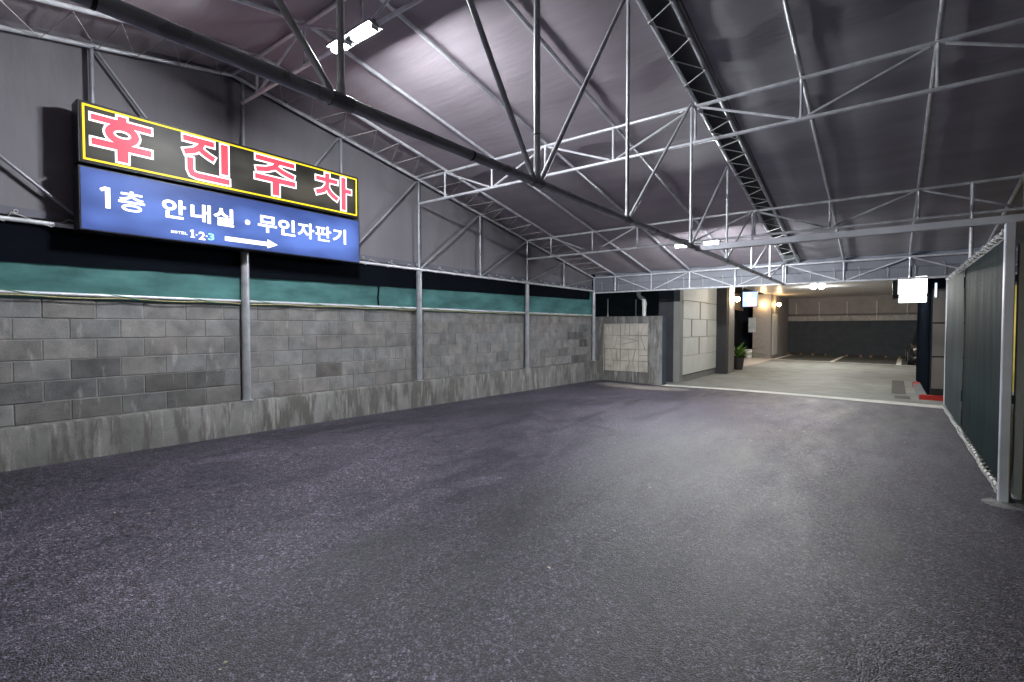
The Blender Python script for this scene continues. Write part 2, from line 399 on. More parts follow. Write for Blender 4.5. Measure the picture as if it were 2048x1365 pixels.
X0, X1 = -6.7, 6.0
MB().grid(lambda u, v: (lambda x: (x, -9 + (ystrip(x) + 9) * v, gz(x, -9 + (ystrip(x) + 9) * v)))(X0 + (X1 - X0) * u), 60, 110).build('asphalt_yard', ASPH, kind='structure', smooth=True)
MB().grid(lambda u, v: (lambda x, y0: (x, y0 + (36 - y0) * v, gz(x, y0 + (36 - y0) * v)))(X0 + (X1 - X0) * u, ystrip(X0 + (X1 - X0) * u)), 50, 60).build('garage_floor', GARFLOOR, kind='structure', smooth=True)
MB().grid(lambda u, v: (lambda x: (x, ystrip(x) - .12 + .40 * v, gz(x, ystrip(x) - .12 + .40 * v) + .006))(-4.56 + 5.45 * u), 40, 3).build('pavement_strip', DUSTCONC, kind='structure')
MB().grid(lambda u, v: (-150 + 300 * u, -150 + 300 * v, -.75), 12, 12).build('ground', TERRAIN, kind='structure')

# ------------------------------------------------------------------ block wall with footing
bw = thing('block_wall', 'grey concrete block wall on a streaked concrete footing along the yard', 'wall', (-6.5, 6, -.2))
MB().box(-6.66, -6.4255, -4, 12.40, .36, 1.575).build('mortar', MORTAR, bw)
mb = MB()
def foot_fn(u, v):
    y = -4 + 16.4 * u
    prof = [(-6.28, -.5), (-6.28, .345), (-6.288, .372), (-6.31, .377), (-6.45, .378)]
    s = v * (len(prof) - 1); i = min(int(s), len(prof) - 2); t = s - i
    x = prof[i][0] + (prof[i + 1][0] - prof[i][0]) * t; z = prof[i][1] + (prof[i + 1][1] - prof[i][1]) * t
    n = mnoise.noise(Vector((y * 1.3, z * 2, 0))) * .006 + mnoise.noise(Vector((y * 6, z * 5, 3))) * .003
    return (x + n, y, z + (n * .8 if z > .2 else 0))
mb.grid(foot_fn, 260, 12); mb.build('footing', FOOT, bw, smooth=True)
# one block mesh, front edges softened; shared by every whole block
def block_mesh(w):
    b = MB(); x0, x1 = -.10, .0; h = .0962; e = .005
    b.add([(x0, 0, -h), (x0, w, -h), (x0, w, h), (x0, 0, h),
           (x1 - e, 0, -h), (x1 - e, w, -h), (x1 - e, w, h), (x1 - e, 0, h),
           (x1, e, -h + e), (x1, w - e, -h + e), (x1, w - e, h - e), (x1, e, h - e)],
          [(8, 9, 10, 11), (4, 5, 9, 8), (5, 6, 10, 9), (6, 7, 11, 10), (7, 4, 8, 11), (0, 1, 5, 4), (1, 2, 6, 5), (2, 3, 7, 6), (3, 0, 4, 7)])
    me = bpy.data.meshes.new('concrete_block'); me.from_pydata(b.v, [], b.f); me.update(); me.materials.append(BLOCK)
    return me
whole = block_mesh(.398)
dark = {(3, 1.25): .42, (4, 1.05): .55, (4, 1.455): .58, (4, 1.86): .40, (4, 2.265): .45, (4, .645): .62, (5, 1.25): .55, (5, 1.66): .6, (5, 2.06): .48, (5, .85): .7, (5, 2.47): .75,
        (4, 3.885): .5, (4, 7.9): .6, (2, 10.97): .4, (3, 11.2): .36, (2, 11.37): .5, (5, 11.0): .42, (5, 11.4): .5, (1, 11.2): .6, (4, 10.55): .62, (4, 9.75): .7, (0, 8.34): .62, (0, 8.74): .68}
og = origin(bw)
stuffb = MB()
for c in range(6):
    start = 1.05 if c % 2 == 0 else .845
    zc = 1.575 - .1 - .2 * c
    for k in range(-13, 29):
        y = start + .405 * k
        if y < -3.9 or y > 12.2: continue
        prd = random.uniform(-.0025, .0035)
        if y < .2:
            e = .005; x = -6.42 + prd
            stuffb.box(x - .1, x, y, y + .398, zc - .0955, zc + .0955); continue
        me = whole if y + .398 < 12.40 else block_mesh(12.395 - y)
        o = bpy.data.objects.new('concrete_block', me); COL.objects.link(o); o.parent = bw
        o.location = Vector((-6.42 + prd, y + .0035, zc + random.uniform(-.0015, .0015))) - og
        o.rotation_euler = (random.uniform(-.004, .004), 0, random.uniform(-.006, .006))
        g = random.uniform(.84, 1.03)
        for (cc, yy), d in dark.items():
            if cc == c and abs(yy - y) < .21: g = d
        tint = random.uniform(-.01, .012)
        g = .15 + .85 * g if g < .8 else g
        o.color = (.212 * g + tint * .5, .206 * g, .205 * g - tint * .4, 1)
o = stuffb.build('concrete_block_run', BLOCK, bw, kind='stuff'); o.color = (.235, .23, .225, 1)

# ------------------------------------------------------------------ stone-faced wall closing the yard
sw = thing('stone_faced_wall', 'low concrete wall with an inset panel of beige crazy-cut stone', 'wall', (-5.5, 12.5, -.2))
swx0, swx1, swy, swt = -6.66, -4.60, 12.42, 1.582
px0, px1, pz0, pz1 = -6.22, -4.98, .10, 1.36
b = MB()
b.box(swx0, px0, swy, swy + .22, -.5, swt); b.box(px1, swx1, swy, swy + .22, -.5, swt)
b.box(px0, px1, swy, swy + .22, pz1, swt); b.box(px0, px1, swy, swy + .22, -.5, pz0)
b.build('wall_body', FOOT, sw)
MB().box(px0, px1, swy + .045, swy + .2, pz0, pz1).build('panel_bed', mat('stone_joint', (.30, .275, .25), .95, 0, .2, 6, .4, 120, .2), sw)
MB().box(swx1, swx1 + .03, swy + .004, swy + .22, -.4, swt - .004).build('end_trim', DARKWALL, sw)
b = MB(); b.box(px0 - .02, px1 + .02, swy - .012, swy + .05, pz1, pz1 + .025); b.box(px0 - .025, px0, swy - .012, swy + .05, pz0, pz1)
b.build('stone_border', STONE, sw)
def clip(poly, p, n):
    out = []
    for i in range(len(poly)):
        a, c = poly[i], poly[(i + 1) % len(poly)]
        da = (a[0] - p[0]) * n[0] + (a[1] - p[1]) * n[1]; dc = (c[0] - p[0]) * n[0] + (c[1] - p[1]) * n[1]
        if da >= 0: out.append(a)
        if da * dc < 0:
            t = da / (da - dc); out.append((a[0] + (c[0] - a[0]) * t, a[1] + (c[1] - a[1]) * t))
    return out
rs = random.Random(3)
xs = [px0, px0 + .46, px0 + .98, px1]; zs = [pz1, pz1 - .29, pz1 - .66, pz1 - .97, pz0]
stones = []
for ci in range(3):
    for ri in range(4):
        jz = rs.uniform(-.02, .02)
        cell = [[(xs[ci], zs[ri + 1]), (xs[ci + 1], zs[ri + 1]), (xs[ci + 1], zs[ri]), (xs[ci], zs[ri])]]
        for s in range(2 if ci < 2 else 1):
            cell.sort(key=lambda q: -abs(sum(q[i][0] * q[(i + 1) % len(q)][1] - q[(i + 1) % len(q)][0] * q[i][1] for i in range(len(q)))))
            q = cell.pop(0)
            cx = sum(p[0] for p in q) / len(q) + rs.uniform(-.03, .03); cz = sum(p[1] for p in q) / len(q)
            a = rs.choice([rs.uniform(-.35, .35), rs.uniform(-.35, .35), R(90) + rs.uniform(-.3, .3)])
            n = (math.cos(a), math.sin(a))
            cell += [clip(q, (cx, cz), n), clip(q, (cx, cz), (-n[0], -n[1]))]
        stones += [q for q in cell if len(q) >= 3]
for q in stones:
    cx = sum(p[0] for p in q) / len(q); cz = sum(p[1] for p in q) / len(q)
    w = max(p[0] for p in q) - min(p[0] for p in q); h = max(p[1] for p in q) - min(p[1] for p in q)
    sx = max(.5, 1 - .014 / max(w, .03)); sz = max(.5, 1 - .014 / max(h, .03))
    y = swy + .012 + rs.uniform(-.007, .007)
    MB().prism([(cx + (p[0] - cx) * sx, y, cz + (p[1] - cz) * sz) for p in q], (0, .05, 0)).build('stone', STONE, sw, bevel=.003)

# ------------------------------------------------------------------ canopy
YR = 2.78; ZR = 4.42; SL = .185
def zr(y): return ZR - SL * abs(y - YR)
YT = [2.78, 5.76, 8.92, 12.03]
cn = thing('canopy', 'grey canvas canopy on galvanised pipe trusses over the parking yard', 'canopy', (-2, 3, -.2))
YN = -6.5; YF = 12.06; XL = -6.50; XRr = 5.2
raf = [-5.73, -4.75, -3.8, -2.78, -.73, .31, 1.35, 2.4, 3.45, 4.5]
ribs = raf + [-1.77, -1.53, -6.33]
def roof_fn(xa, xb):
    def fn(u, v):
        x = xa + (xb - xa) * u; y = YN + (YF - YN) * v
        d = min(abs(x - r) for r in ribs)
        z = zr(y) - .022 * math.sin(min(1, d / .5) * math.pi / 2) ** 2
        z += .008 * mnoise.noise(Vector((x * .7, y * 3.0, 1))) + .004 * mnoise.noise(Vector((x * 1.5, y * 8.0, 5)))
        # rounded ridge
        z -= .06 * math.exp(-((y - YR) / .35) ** 2)
        return (x, y, z + .012)
    return fn
MB().grid(roof_fn(XL, -1.80), 70, 190).build('roof_canvas', ROOF_PINKLIT, cn, smooth=True)
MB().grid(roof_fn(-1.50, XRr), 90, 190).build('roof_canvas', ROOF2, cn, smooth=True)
MB().grid(lambda u, v: (-1.95 + .6 * u, YN + (YF - YN) * v, zr(YN + (YF - YN) * v) + .11 + .02 * math.sin(u * math.pi)), 8, 60).build('seam_flap', FLAP, cn, smooth=True)
# rolled hems beside the seam
for x in (-1.815, -1.49):
    MB().path([(x, y, zr(y) + .016) for y in (YN, YR, YF)], .014, 6).build('canvas_hem', GABLE, cn, smooth=True)
def rafter(x, r, dz, m=PIPE, name='rafter'):
    MB().path([(x, y, zr(y) - dz) for y in (YN, YR, YF - .03)], r, 10).build(name, m, cn, smooth=True)
for x in raf: rafter(x, .023, .040)
rafter(-1.77, .022, .040); rafter(-1.53, .022, .030)
MB().path([(-6.33, y, zr(y) - .10) for y in (YN, YR, YF)], .022, 10).build('gable_rail', PIPE, cn, smooth=True)
# lacing ropes
def lace(name, fn0, fn1, ya, yb, step, r=.006, m=ROPE):
    pts = []; y = ya; k = 0
    while y < yb:
        a = fn0(y) if k % 2 == 0 else fn1(y)
        pts.append(Vector(a)); y += step * (random.uniform(.75, 1.2) if k % 2 == 0 else random.uniform(.1, .5)); k += 1
    return MB().path(pts, r, 5).build(name, m, cn)
lace('lacing_rope', lambda y: (-1.785, y, zr(y) - .066), lambda y: (-1.515, y, zr(y) - .055), -1.5, 12.0, .34, .0065)
lace('lacing_rope', lambda y: (-5.74, y, zr(y) - .066), lambda y: (-6.33, y, zr(y) - .125), -1.0, 12.0, .34, .005)
# gable curtain
ZRAIL = 2.27
def gable_fn(u, v):
    y = -4 + 16.05 * u; z0 = ZRAIL - .03; z1 = zr(y) + .02
    z = z0 + (z1 - z0) * v
    return (-6.425 + .012 * mnoise.noise(Vector((0, y * 1.1, z * .5))) + .005 * mnoise.noise(Vector((2, y * 4, z * 1.0))), y, z)
MB().grid(gable_fn, 200, 24).build('gable_curtain', GABLE, cn, smooth=True)
MB().grid(lambda u, v: (-6.405 + .006 * mnoise.noise(Vector((y := -4 + 16.05 * u, 4, v))), y, ZRAIL + .05 + .075 * v), 120, 2).build('curtain_hem', cloth_mat('hem_canvas', (.13, .13, .16), rough=.6), cn, smooth=True)
pipe('side_rail', (-6.35, -4, ZRAIL), (-6.35, 12.05, ZRAIL), .022, cn)
lace('lacing_rope', lambda y: (-6.385, y, ZRAIL + .07), lambda y: (-6.325, y, ZRAIL - .03), -1.0, 12.0, .30, .0055)
MB().grid(lambda u, v: (5.08 + .03 * mnoise.noise(Vector((1, (-1 + 14.4 * u) * .8, v))), -1 + 14.4 * u, -.4 + (zr(min(12.0, -1 + 14.4 * u)) + .42) * v), 60, 10).build('added_side_curtain', GABLE, cn, smooth=True)  # unseen curtain, added to shut out the sky light on the right
# ring eyelets of the curtain hem
for k in range(44):
    y = .35 + k * .27
    a = [(-6.39, y + .014 * math.cos(t * math.pi / 4), ZRAIL + .085 + .014 * math.sin(t * math.pi / 4)) for t in range(9)]
    if k % 2 == 0: MB().path(a, .004, 5, cap=False).build('eyelet', ROPE, cn)
# posts
for y in [-.3, 2.90] + YT[1:]:
    mb = MB(); mb.tube((-6.352, y, .372), (-6.352, y, ZRAIL - .03), .048, 18); mb.tube((-6.352, y, .376), (-6.352, y, .386), .078, 14)
    mb.build('post', DPIPE, cn, smooth=True)
allY = [-.3, 1.45] + [2.90, 4.27, 5.76, 7.34, 8.92, 10.47, 12.03]
for y in allY: pipe('gable_stud', (-6.35, y, ZRAIL), (-6.35, y, zr(y) - .10),   .020, cn, DPIPE)
for a, c in zip(allY[:-1], allY[1:]):
    if c <= YR + .2: pipe('gable_brace', (-6.36, a + .05, zr(a) - .13), (-6.36, c - .05, ZRAIL + .03), .015, cn, DPIPE)
    else: pipe('gable_brace', (-6.36, a + .05, ZRAIL + .03), (-6.36, c - .04, zr(c) - .13), .015, cn, DPIPE)
# cross trusses
XN = [-5.73, -4.75, -3.8, -2.78, -1.77, -.73, .31, 1.35, 2.4, 3.45, 4.5]
for ti, y in enumerate(YT):
    zt = zr(y) - .088; zb = zt - .405
    xa = -6.33; xb = 5.0
    tr = MB().tube((xa, y, zt), (xb, y, zt), .0205, 12).build('truss', PIPE, cn, smooth=True)
    MB().tube((xa if ti else -6.1, y, zb), (xb, y, zb), .0205, 12).build('bottom_chord', PIPE, tr, smooth=True)
    for x in XN:
        mb = MB(); mb.tube((x, y, zb + .02), (x, y, zt - .02), .015, 10); mb.tube((x, y, zb + .01), (x, y, zb + .06), .021, 8, r1=.015); mb.tube((x, y, zt - .06), (x, y, zt - .01), .015, 8, r1=.021)
        mb.build('web_post', PIPE, tr, smooth=True)
    flip = (ti == 0)
    for i in range(len(XN) - 1):
        topfirst = (i % 2 == 0) != flip
        x0, x1 = XN[i] + .05, XN[i + 1] - .05
        p0, p1 = ((x0, y, zt - .02), (x1, y, zb + .02)) if topfirst else ((x0, y, zb + .02), (x1, y, zt - .02))
        MB().tube(p0, p1, .0145, 8).build('web_diagonal', PIPE, tr, smooth=True)
# long girder
XG = -1.81; ZG = 2.22
gd = MB().tube((XG, YN, ZG), (XG, 12.03, ZG), .0275, 18).build('long_girder', mat('girder_pipe', (.50, .51, .56), .30, .25, .2, 7, .12, 90), cn, smooth=True)
for y in (.42, 1.22, 2.02, 4.95, 8.2):
    MB().tube((XG, y - .006, ZG), (XG, y + .006, ZG), .0292, 18).build('pipe_joint', BLACKP, gd, smooth=True)
YGN = [-1.55, -.18, 1.22, 2.65, 4.03, 5.75, 7.34, 8.95, 10.5, 12.0]
for i, y in enumerate(YGN):
    r = .021 if i == 3 else .0155
    mb = MB(); mb.tube((XG, y, ZG + .02), (XG, y, zr(y) - .06), r, 12)
    mb.tube((XG, y, ZG + .01), (XG, y, ZG + .09), r + .008, 10, r1=r)
    mb.build('girder_post', PIPE, gd, smooth=True)
    MB().tube((XG, y - .05, ZG), (XG, y + .05, ZG), .0315, 14).build('clamp', CLAMP, gd, smooth=True)
MB().tube((XG, 2.65, 2.52), (XG, 2.65, 2.526), .0225, 12).build('pipe_joint', BLACKP, gd)
for i in range(len(YGN) - 1):
    a, c = YGN[i], YGN[i + 1]
    r = .0175 if 2 <= i <= 3 else .0145
    if c <= 2.7: p0, p1 = (XG, c - .05, ZG + .03), (XG, a + .03, zr(a) - .07)
    else: p0, p1 = (XG, a + .05, ZG + .03), (XG, c - .03, zr(c) - .07)
    MB().tube(p0, p1, r, 10).build('girder_diagonal', PIPE, gd, smooth=True)
# skirt hanging behind the last truss
def skirt_fn(u, v):
    x = -6.36 + 11.3 * u; z = 2.235 + .50 * (1 - v)
    fold = .05 if v > .62 else .0
    return (x, 12.10 - fold + .010 * mnoise.noise(Vector((x * 3, v * 3, 0))), z - (.01 * math.sin(x * 9) if v > .95 else 0))
MB().grid(skirt_fn, 160, 16).build('eave_skirt', SKIRT, cn, smooth=True)
b = MB(); 
for k in range(26):
    x = -6.1 + k * .43 + random.uniform(-.05, .05)
    b.path([(x, 12.07, 2.50), (x + .03, 12.02, 2.40), (x + .02, 12.03, 2.26)], .005, 4)
b.build('eave_lacing', ROPE, cn, kind='stuff')
# clear-span tie tube at the partition
pipe_y = 5.87
MB().box(XG + .03, 5.0, pipe_y - .032, pipe_y + .032, 2.165, 2.23).build('tie_beam', ALU, cn, bevel=.004)
MB().tube((.86, 8.92, 2.12), (.86, 8.92, zr(8.92) - .09), .024, 10).build('hanger_post', PIPE, cn, smooth=True)

# ------------------------------------------------------------------ shade net, black cloth, on the wall top
nt_ = thing('net_screen', 'teal mesh net stretched over the top of the block wall', 'net', (-6.4, 5, 1.6))
def net_fn(u, v):
    y = -4 + 16.05 * u; z = 1.568 + .70 * v
    s = math.sin(math.pi * v)
    return (-6.405 + (.03 * mnoise.noise(Vector((1, y * 1.2, z * 2.6))) + .018 * mnoise.noise(Vector((1, y * 4, z * 3.5 + y * 1.5)))) * s, y, z)
MB().grid(net_fn, 220, 14).build('mesh_sheet', NET, nt_, smooth=True)
pipe('net_rail', (-6.375, -4, 1.612), (-6.375, 12.0, 1.612), .017, nt_, ALU)
pts = [(-6.36 + .006 * math.sin(k * 1.3), -1 + k * .12, 1.583 + .006 * math.sin(k * .9)) for k in range(109)]
MB().path(pts, .006, 5).build('hem_rope', YROPE, nt_)
MB().path(helix((-6.375, 0, 1.606), (-6.375, 12, 1.606), .024, 16, 8), .0045, 4).build('tie_rope', GROPE, nt_)
bc = thing('shade_cloth', 'black shade cloth hanging below the side rail in front of the teal net', 'cloth', (-6.37, 5, 2.2))
def bc_fn(u, v):
    y = -4 + 15.85 * u; zb = 1.885 + .0125 * (y - .7); z = zb + (2.262 - zb) * (1 - v)
    return (-6.372 - .012 * v + .010 * mnoise.noise(Vector((5, y * 1.6, z * 2))) * v, y, z)
MB().grid(bc_fn, 180, 8).build('cloth_sheet', BLACKCLOTH, bc, smooth=True)
MB().path([(-6.385, 4.95, 1.95), (-6.385, 4.93, 1.75), (-6.38, 4.94, 1.63)], .012, 6).build('hanging_strap', BLACKCLOTH, bc)

# ------------------------------------------------------------------ the two light-box signs
SX = -6.10
def stroke(pts, w, ext=0.0):
    """flat-ended thick polyline in (u, v): list of quads"""
    P = [Vector(p) for p in pts]
    if ext:
        P[0] = P[0] - (P[1] - P[0]).normalized() * ext; P[-1] = P[-1] + (P[-1] - P[-2]).normalized() * ext
    L = []; Rr = []
    for i, p in enumerate(P):
        d0 = (P[i] - P[i - 1]).normalized() if i > 0 else None
        d1 = (P[i + 1] - P[i]).normalized() if i < len(P) - 1 else None
        d = ((d0 or d1) + (d1 or d0)).normalized(); n = Vector((-d.y, d.x))
        k = 1 / max(.45, n.dot(Vector((-(d1 or d0).y, (d1 or d0).x))))
        L.append(p + n * w / 2 * k); Rr.append(p - n * w / 2 * k)
    return [(Rr[i], Rr[i + 1], L[i + 1], L[i]) for i in range(len(P) - 1)]
def ring(c, rx, ry, w, n=36):
    q = []
    for i in range(n):
        a0, a1 = 2 * math.pi * i / n, 2 * math.pi * (i + 1) / n
        f = lambda a, o: Vector((c[0] + (rx + o) * math.cos(a), c[1] + (ry + o) * math.sin(a)))
        q.append((f(a0, -w / 2), f(a0, w / 2), f(a1, w / 2), f(a1, -w / 2)))
    return q
def glyph_mesh(items, y0, y1, z0, z1, x, grow=0.0):
    b = MB(); W, H = y1 - y0, z1 - z0; lay = 0
    for it in items:
        if it[0] == 'S':
            _, pts, w = it
            qs = stroke([(y0 + p[0] * W, z0 + p[1] * H) for p in pts], w * H + 2 * grow, grow)
        else:
            _, c, rx, ry, w = it
            qs = ring((y0 + c[0] * W, z0 + c[1] * H), rx * W, ry * H, w * H + 2 * grow)
        xx = x + lay * .0003; lay += 1
        for q in qs:
            b.add([(xx, p[0], p[1]) for p in q], [(0, 1, 2, 3)])
    return b
HU = [('S', [(.5, 1.0), (.5, .80)], .17), ('S', [(.0, .845), (1.0, .845)], .125), ('O', (.5, .605), .215, .165, .155),
      ('S', [(0, .325), (1, .325)], .145), ('S', [(.5, .33), (.5, 0)], .205)]
JIN = [('S', [(.0, .93), (.66, .93)], .135), ('S', [(.40, .90), (.36, .80), (.24, .68), (.02, .59)], .135), ('S', [(.33, .76), (.42, .68), (.54, .61), (.66, .555)], .135),
       ('S', [(.89, 1.0), (.89, .24)], .175), ('S', [(.14, .48), (.14, .20), (.18, .10), (.28, .07), (1.0, .07)], .14)]
JU = [('S', [(.02, .935), (.98, .935)], .13), ('S', [(.55, .90), (.46, .76), (.28, .67), (.03, .615)], .13), ('S', [(.52, .765), (.66, .69), (.8, .645), (.97, .60)], .13),
      ('S', [(0, .42), (1, .42)], .14), ('S', [(.5, .42), (.5, 0)], .20)]
CHA = [('S', [(.31, 1.0), (.31, .82)], .15), ('S', [(.0, .80), (.60, .80)], .125), ('S', [(.31, .80), (.30, .62), (.20, .47), (.0, .37)], .135), ('S', [(.30, .58), (.38, .44), (.48, .35), (.60, .28)], .135),
       ('S', [(.77, 1.0), (.77, 0)], .165), ('S', [(.80, .60), (1.0, .60)], .13)]
def sign_box(root, y0, y1, z0, z1, film, depth=.2):
    MB().box(SX - depth, SX - .006, y0, y1, z0, z1).build('casing', CASING, root, bevel=.006)
    MB().box(SX - .006, SX, y0 + .018, y1 - .018, z0 + .014, z1 - .014).build('face', film, root)
s1 = thing('parking_sign', 'upper light box sign, black with four large red Hangul letters and a yellow border', 'sign', (SX, 2.83, 2.86))
sign_box(s1, 1.28, 4.385, 2.855, 3.44, F_BLACK)
b = MB(); yy0, yy1, zz0, zz1 = 1.315, 4.352, 2.886, 3.412; t = .017
b.box(SX, SX + .004, yy0, yy1, zz1 - t, zz1); b.box(SX, SX + .004, yy0, yy1, zz0, zz0 + t)
b.box(SX, SX + .004, yy0, yy0 + t, zz0 + t, zz1 - t); b.box(SX, SX + .004, yy1 - t, yy1, zz0 + t, zz1 - t)
b.build('border', F_YEL, s1)
for items, y0, y1 in ((HU, 1.378, 1.866), (JIN, 2.155, 2.625), (JU, 2.915, 3.425), (CHA, 3.715, 4.255)):
    o = glyph_mesh(items, y0, y1, 2.93, 3.375, SX + .004, .017).build('letter_outline', F_WHITE, s1)
    glyph_mesh(items, y0, y1, 2.93, 3.375, SX + .0075).build('letter', F_RED, s1)
s2 = thing('direction_sign', 'blue light box sign with white Hangul lettering and a long arrow pointing right', 'sign', (SX, 2.83, 2.22))
sign_box(s2, 1.275, 4.40, 2.215, 2.828, F_BLUE)
dg_font = {}
def text_mesh(ch, off=.035):
    c = bpy.data.curves.new('letter', 'FONT'); c.body = ch; c.size = 1; c.offset = off; c.resolution_u = 4
    o = bpy.data.objects.new('letter', c); COL.objects.link(o)
    dg = bpy.context.evaluated_depsgraph_get(); me = bpy.data.meshes.new_from_object(o.evaluated_get(dg))
    vs = [v.co.copy() for v in me.vertices]; fs = [tuple(p.vertices) for p in me.polygons]
    bpy.data.objects.remove(o); bpy.data.curves.remove(c); bpy.data.meshes.remove(me)
    return vs, fs
def letter(ch, y0, y1, z0, z1, x, m, parent, off=.035, name='letter'):
    vs, fs = text_mesh(ch, off)
    a0 = min(v.x for v in vs); a1 = max(v.x for v in vs); b0 = min(v.y for v in vs); b1 = max(v.y for v in vs)
    return MB().add([(x, y0 + (v.x - a0) / (a1 - a0) * (y1 - y0), z0 + (v.y - b0) / max(1e-6, b1 - b0) * (z1 - z0)) for v in vs], fs).build(name, m, parent)
FX = SX + .003
za, zb = 2.453, 2.656
b = MB()
for q in stroke([(1.495, za), (1.495, zb)], .04): b.add([(FX, p[0], p[1]) for p in q], [(0, 1, 2, 3)])
for q in stroke([(1.44, zb - .035), (1.475, zb - .012), (1.49, zb - .012)], .03): b.add([(FX + .0004, p[0], p[1]) for p in q], [(0, 1, 2, 3)])
b.build('numeral', F_WHITE, s2)
for ch, a, c in (('층', 1.577, 1.80), ('안', 1.95, 2.172), ('내', 2.218, 2.42), ('실', 2.447, 2.667), ('무', 2.944, 3.178), ('인', 3.196, 3.417), ('자', 3.45, 3.682), ('판', 3.70, 3.934), ('기', 3.958, 4.167)):
    letter(ch, a, c, za, zb, FX, F_WHITE, s2, .016 if ch in '층판' else .026)
b = MB(); b.add([(FX, 2.822 + .03 * math.cos(k * math.pi / 8), 2.54 + .03 * math.sin(k * math.pi / 8)) for k in range(16)], [tuple(range(16))])
b.build('dot', F_WHITE, s2)
MB().add([(FX, 2.566, 2.288), (FX, 3.058, 2.288), (FX, 3.058, 2.262), (FX, 3.185, 2.317), (FX, 3.058, 2.372), (FX, 3.058, 2.338), (FX, 2.566, 2.338)], [(0, 1, 2, 3, 4, 5, 6)]).build('arrow', F_WHITE, s2)
yy = 2.028
for ch in 'MOTEL':
    letter(ch, yy, yy + .027, 2.297, 2.325, FX, F_WHITE, s2, .02); yy += .0325
b = MB()
for k, (pp, w) in enumerate((([(2.234, 2.275), (2.234, 2.36)], .020), ([(2.208, 2.343), (2.232, 2.354)], .013), ([(2.212, 2.280), (2.256, 2.280)], .012))):
    for q in stroke(pp, w): b.add([(FX + k * .0004, p[0], p[1]) for p in q], [(0, 1, 2, 3)])
b.build('numeral', F_WHITE, s2); letter('2', 2.292, 2.36, 2.262, 2.352, FX, F_GOLD, s2, .025, 'numeral'); letter('3', 2.388, 2.452, 2.272, 2.348, FX, F_CYAN, s2, .02, 'numeral')
for y in (2.272, 2.374):
    MB().box(FX - .001, FX + .001, y - .007, y + .007, 2.303, 2.317).build('dot', F_WHITE, s2)
for root, z in ((s1, 3.2), (s2, 2.5)):
    for y in (1.75, 3.9): MB().box(-6.34, SX - .2, y - .02, y + .02, z - .02, z + .02).build('bracket', CLAMP, root)

# ------------------------------------------------------------------ LED lamps on the trusses
def led(x0, x1, x2, x3, y, z, label, m, hw):
    r = thing('led_lamp', label, 'lamp', ((x0 + x3) / 2, y, z), group='tube lamps under the trusses')
    MB().box(x0 - .03, x3 + .03, y - hw, y + hw, z + .0135, z + .04).build('housing', GREYMETAL, r, bevel=.003)
    for a, c in ((x0, x1), (x2, x3)):
        MB().prism([(a, y - .031, z + .012), (a, y - .031, z - .008), (a, y - .020, z - .020), (a, y + .020, z - .020), (a, y + .031, z - .008), (a, y + .031, z + .012)], (c - a, 0, 0)).build('tube', m, r)
        for e in (a - .02, c): MB().box(e, e + .02, y - .038, y + .038, z - .022, z + .013).build('end_cap', ALU, r, bevel=.003)
    for x in (x0, x3): MB().box(x - .012, x + .012, y - .012, y + .012, z + .04, z + .075).build('hanger', CLAMP, r)
zt0 = zr(2.78) - .088 - .405
led(-4.17, -3.975, -3.86, -3.59, 2.75, zt0 - .045, 'bright white tube lamp under the ridge truss above the sign', TUBE, .078)
led(-3.05, -2.77, -2.55, -2.33, 8.90, zr(8.92) - .088 - .405 - .05, 'bright white tube lamp under the farther truss beside the heavy girder', TUBE2, .082)

# ------------------------------------------------------------------ partition on the right
XP = .815
pt = thing('cloth_partition', 'dark green cloth partition laced to a galvanised frame at right', 'partition', (XP, 8.5, -.2))
g0 = gz(XP, 5.83)
ZT = 2.14
b = MB(); b.box(XP - .045, XP + .02, 5.80, 5.88, g0 - .05, 2.165); b.build('corner_post', ALU, pt, bevel=.006)
MB().box(XP + .07, XP + .13, 6.02, 6.08, g0 - .05, 2.02).build('gate_jamb', ALU, pt, bevel=.005)
pipe('top_rail', (XP, 5.88, ZT), (XP, 11.4, ZT), .020, pt)
pipe('far_post', (XP, 11.4, gz(XP, 11.4) - .05), (XP, 11.4, ZT + .02), .022, pt)
pipe('mid_post', (XP + .05, 8.92, gz(XP, 8.92) - .05), (XP + .05, 8.92, ZT), .022, pt)
def bot(y): return gz(XP, y) + .045
b = MB(); b.path([(XP - .01 + .012 * math.sin(k * .8), 5.88 + k * .184, bot(5.88 + k * .184) + .006 * math.sin(k * 1.9)) for k in range(31)], .018, 8)
b.build('bottom_rail', PVC, pt, smooth=True)
def sheet(ya, yb, dx):
    def fn(u, v):
        y = ya + (yb - ya) * u; z = bot(y) + .05 + (ZT - .07 - bot(y) - .05) * v
        s = math.sin(math.pi * v)
        return (XP + dx + (.014 * mnoise.noise(Vector((7, y * 1.2, z * .7))) + .006 * mnoise.noise(Vector((3, y * 5, z * .9)))) * (.3 + s), y, z)
    return fn
MB().grid(sheet(5.90, 9.0, 0.0), 60, 24).build('cloth_sheet', GREENCLOTH, pt, smooth=True)
MB().grid(sheet(8.96, 11.38, -.012), 50, 24).build('cloth_sheet', PALECLOTH, pt, label='paler cloth at the far end', smooth=True)
MB().path(helix((XP, 5.92, ZT - .02), (XP, 11.35, ZT - .02), .034, 25, 9), .007, 5).build('lacing_rope', ROPE, pt, smooth=True)
MB().path(helix((XP - .01, 5.92, bot(5.92) + .02), (XP - .01, 11.35, bot(11.3) + .02), .034, 34, 8), .007, 5).build('lacing_rope', ROPE, pt, smooth=True)
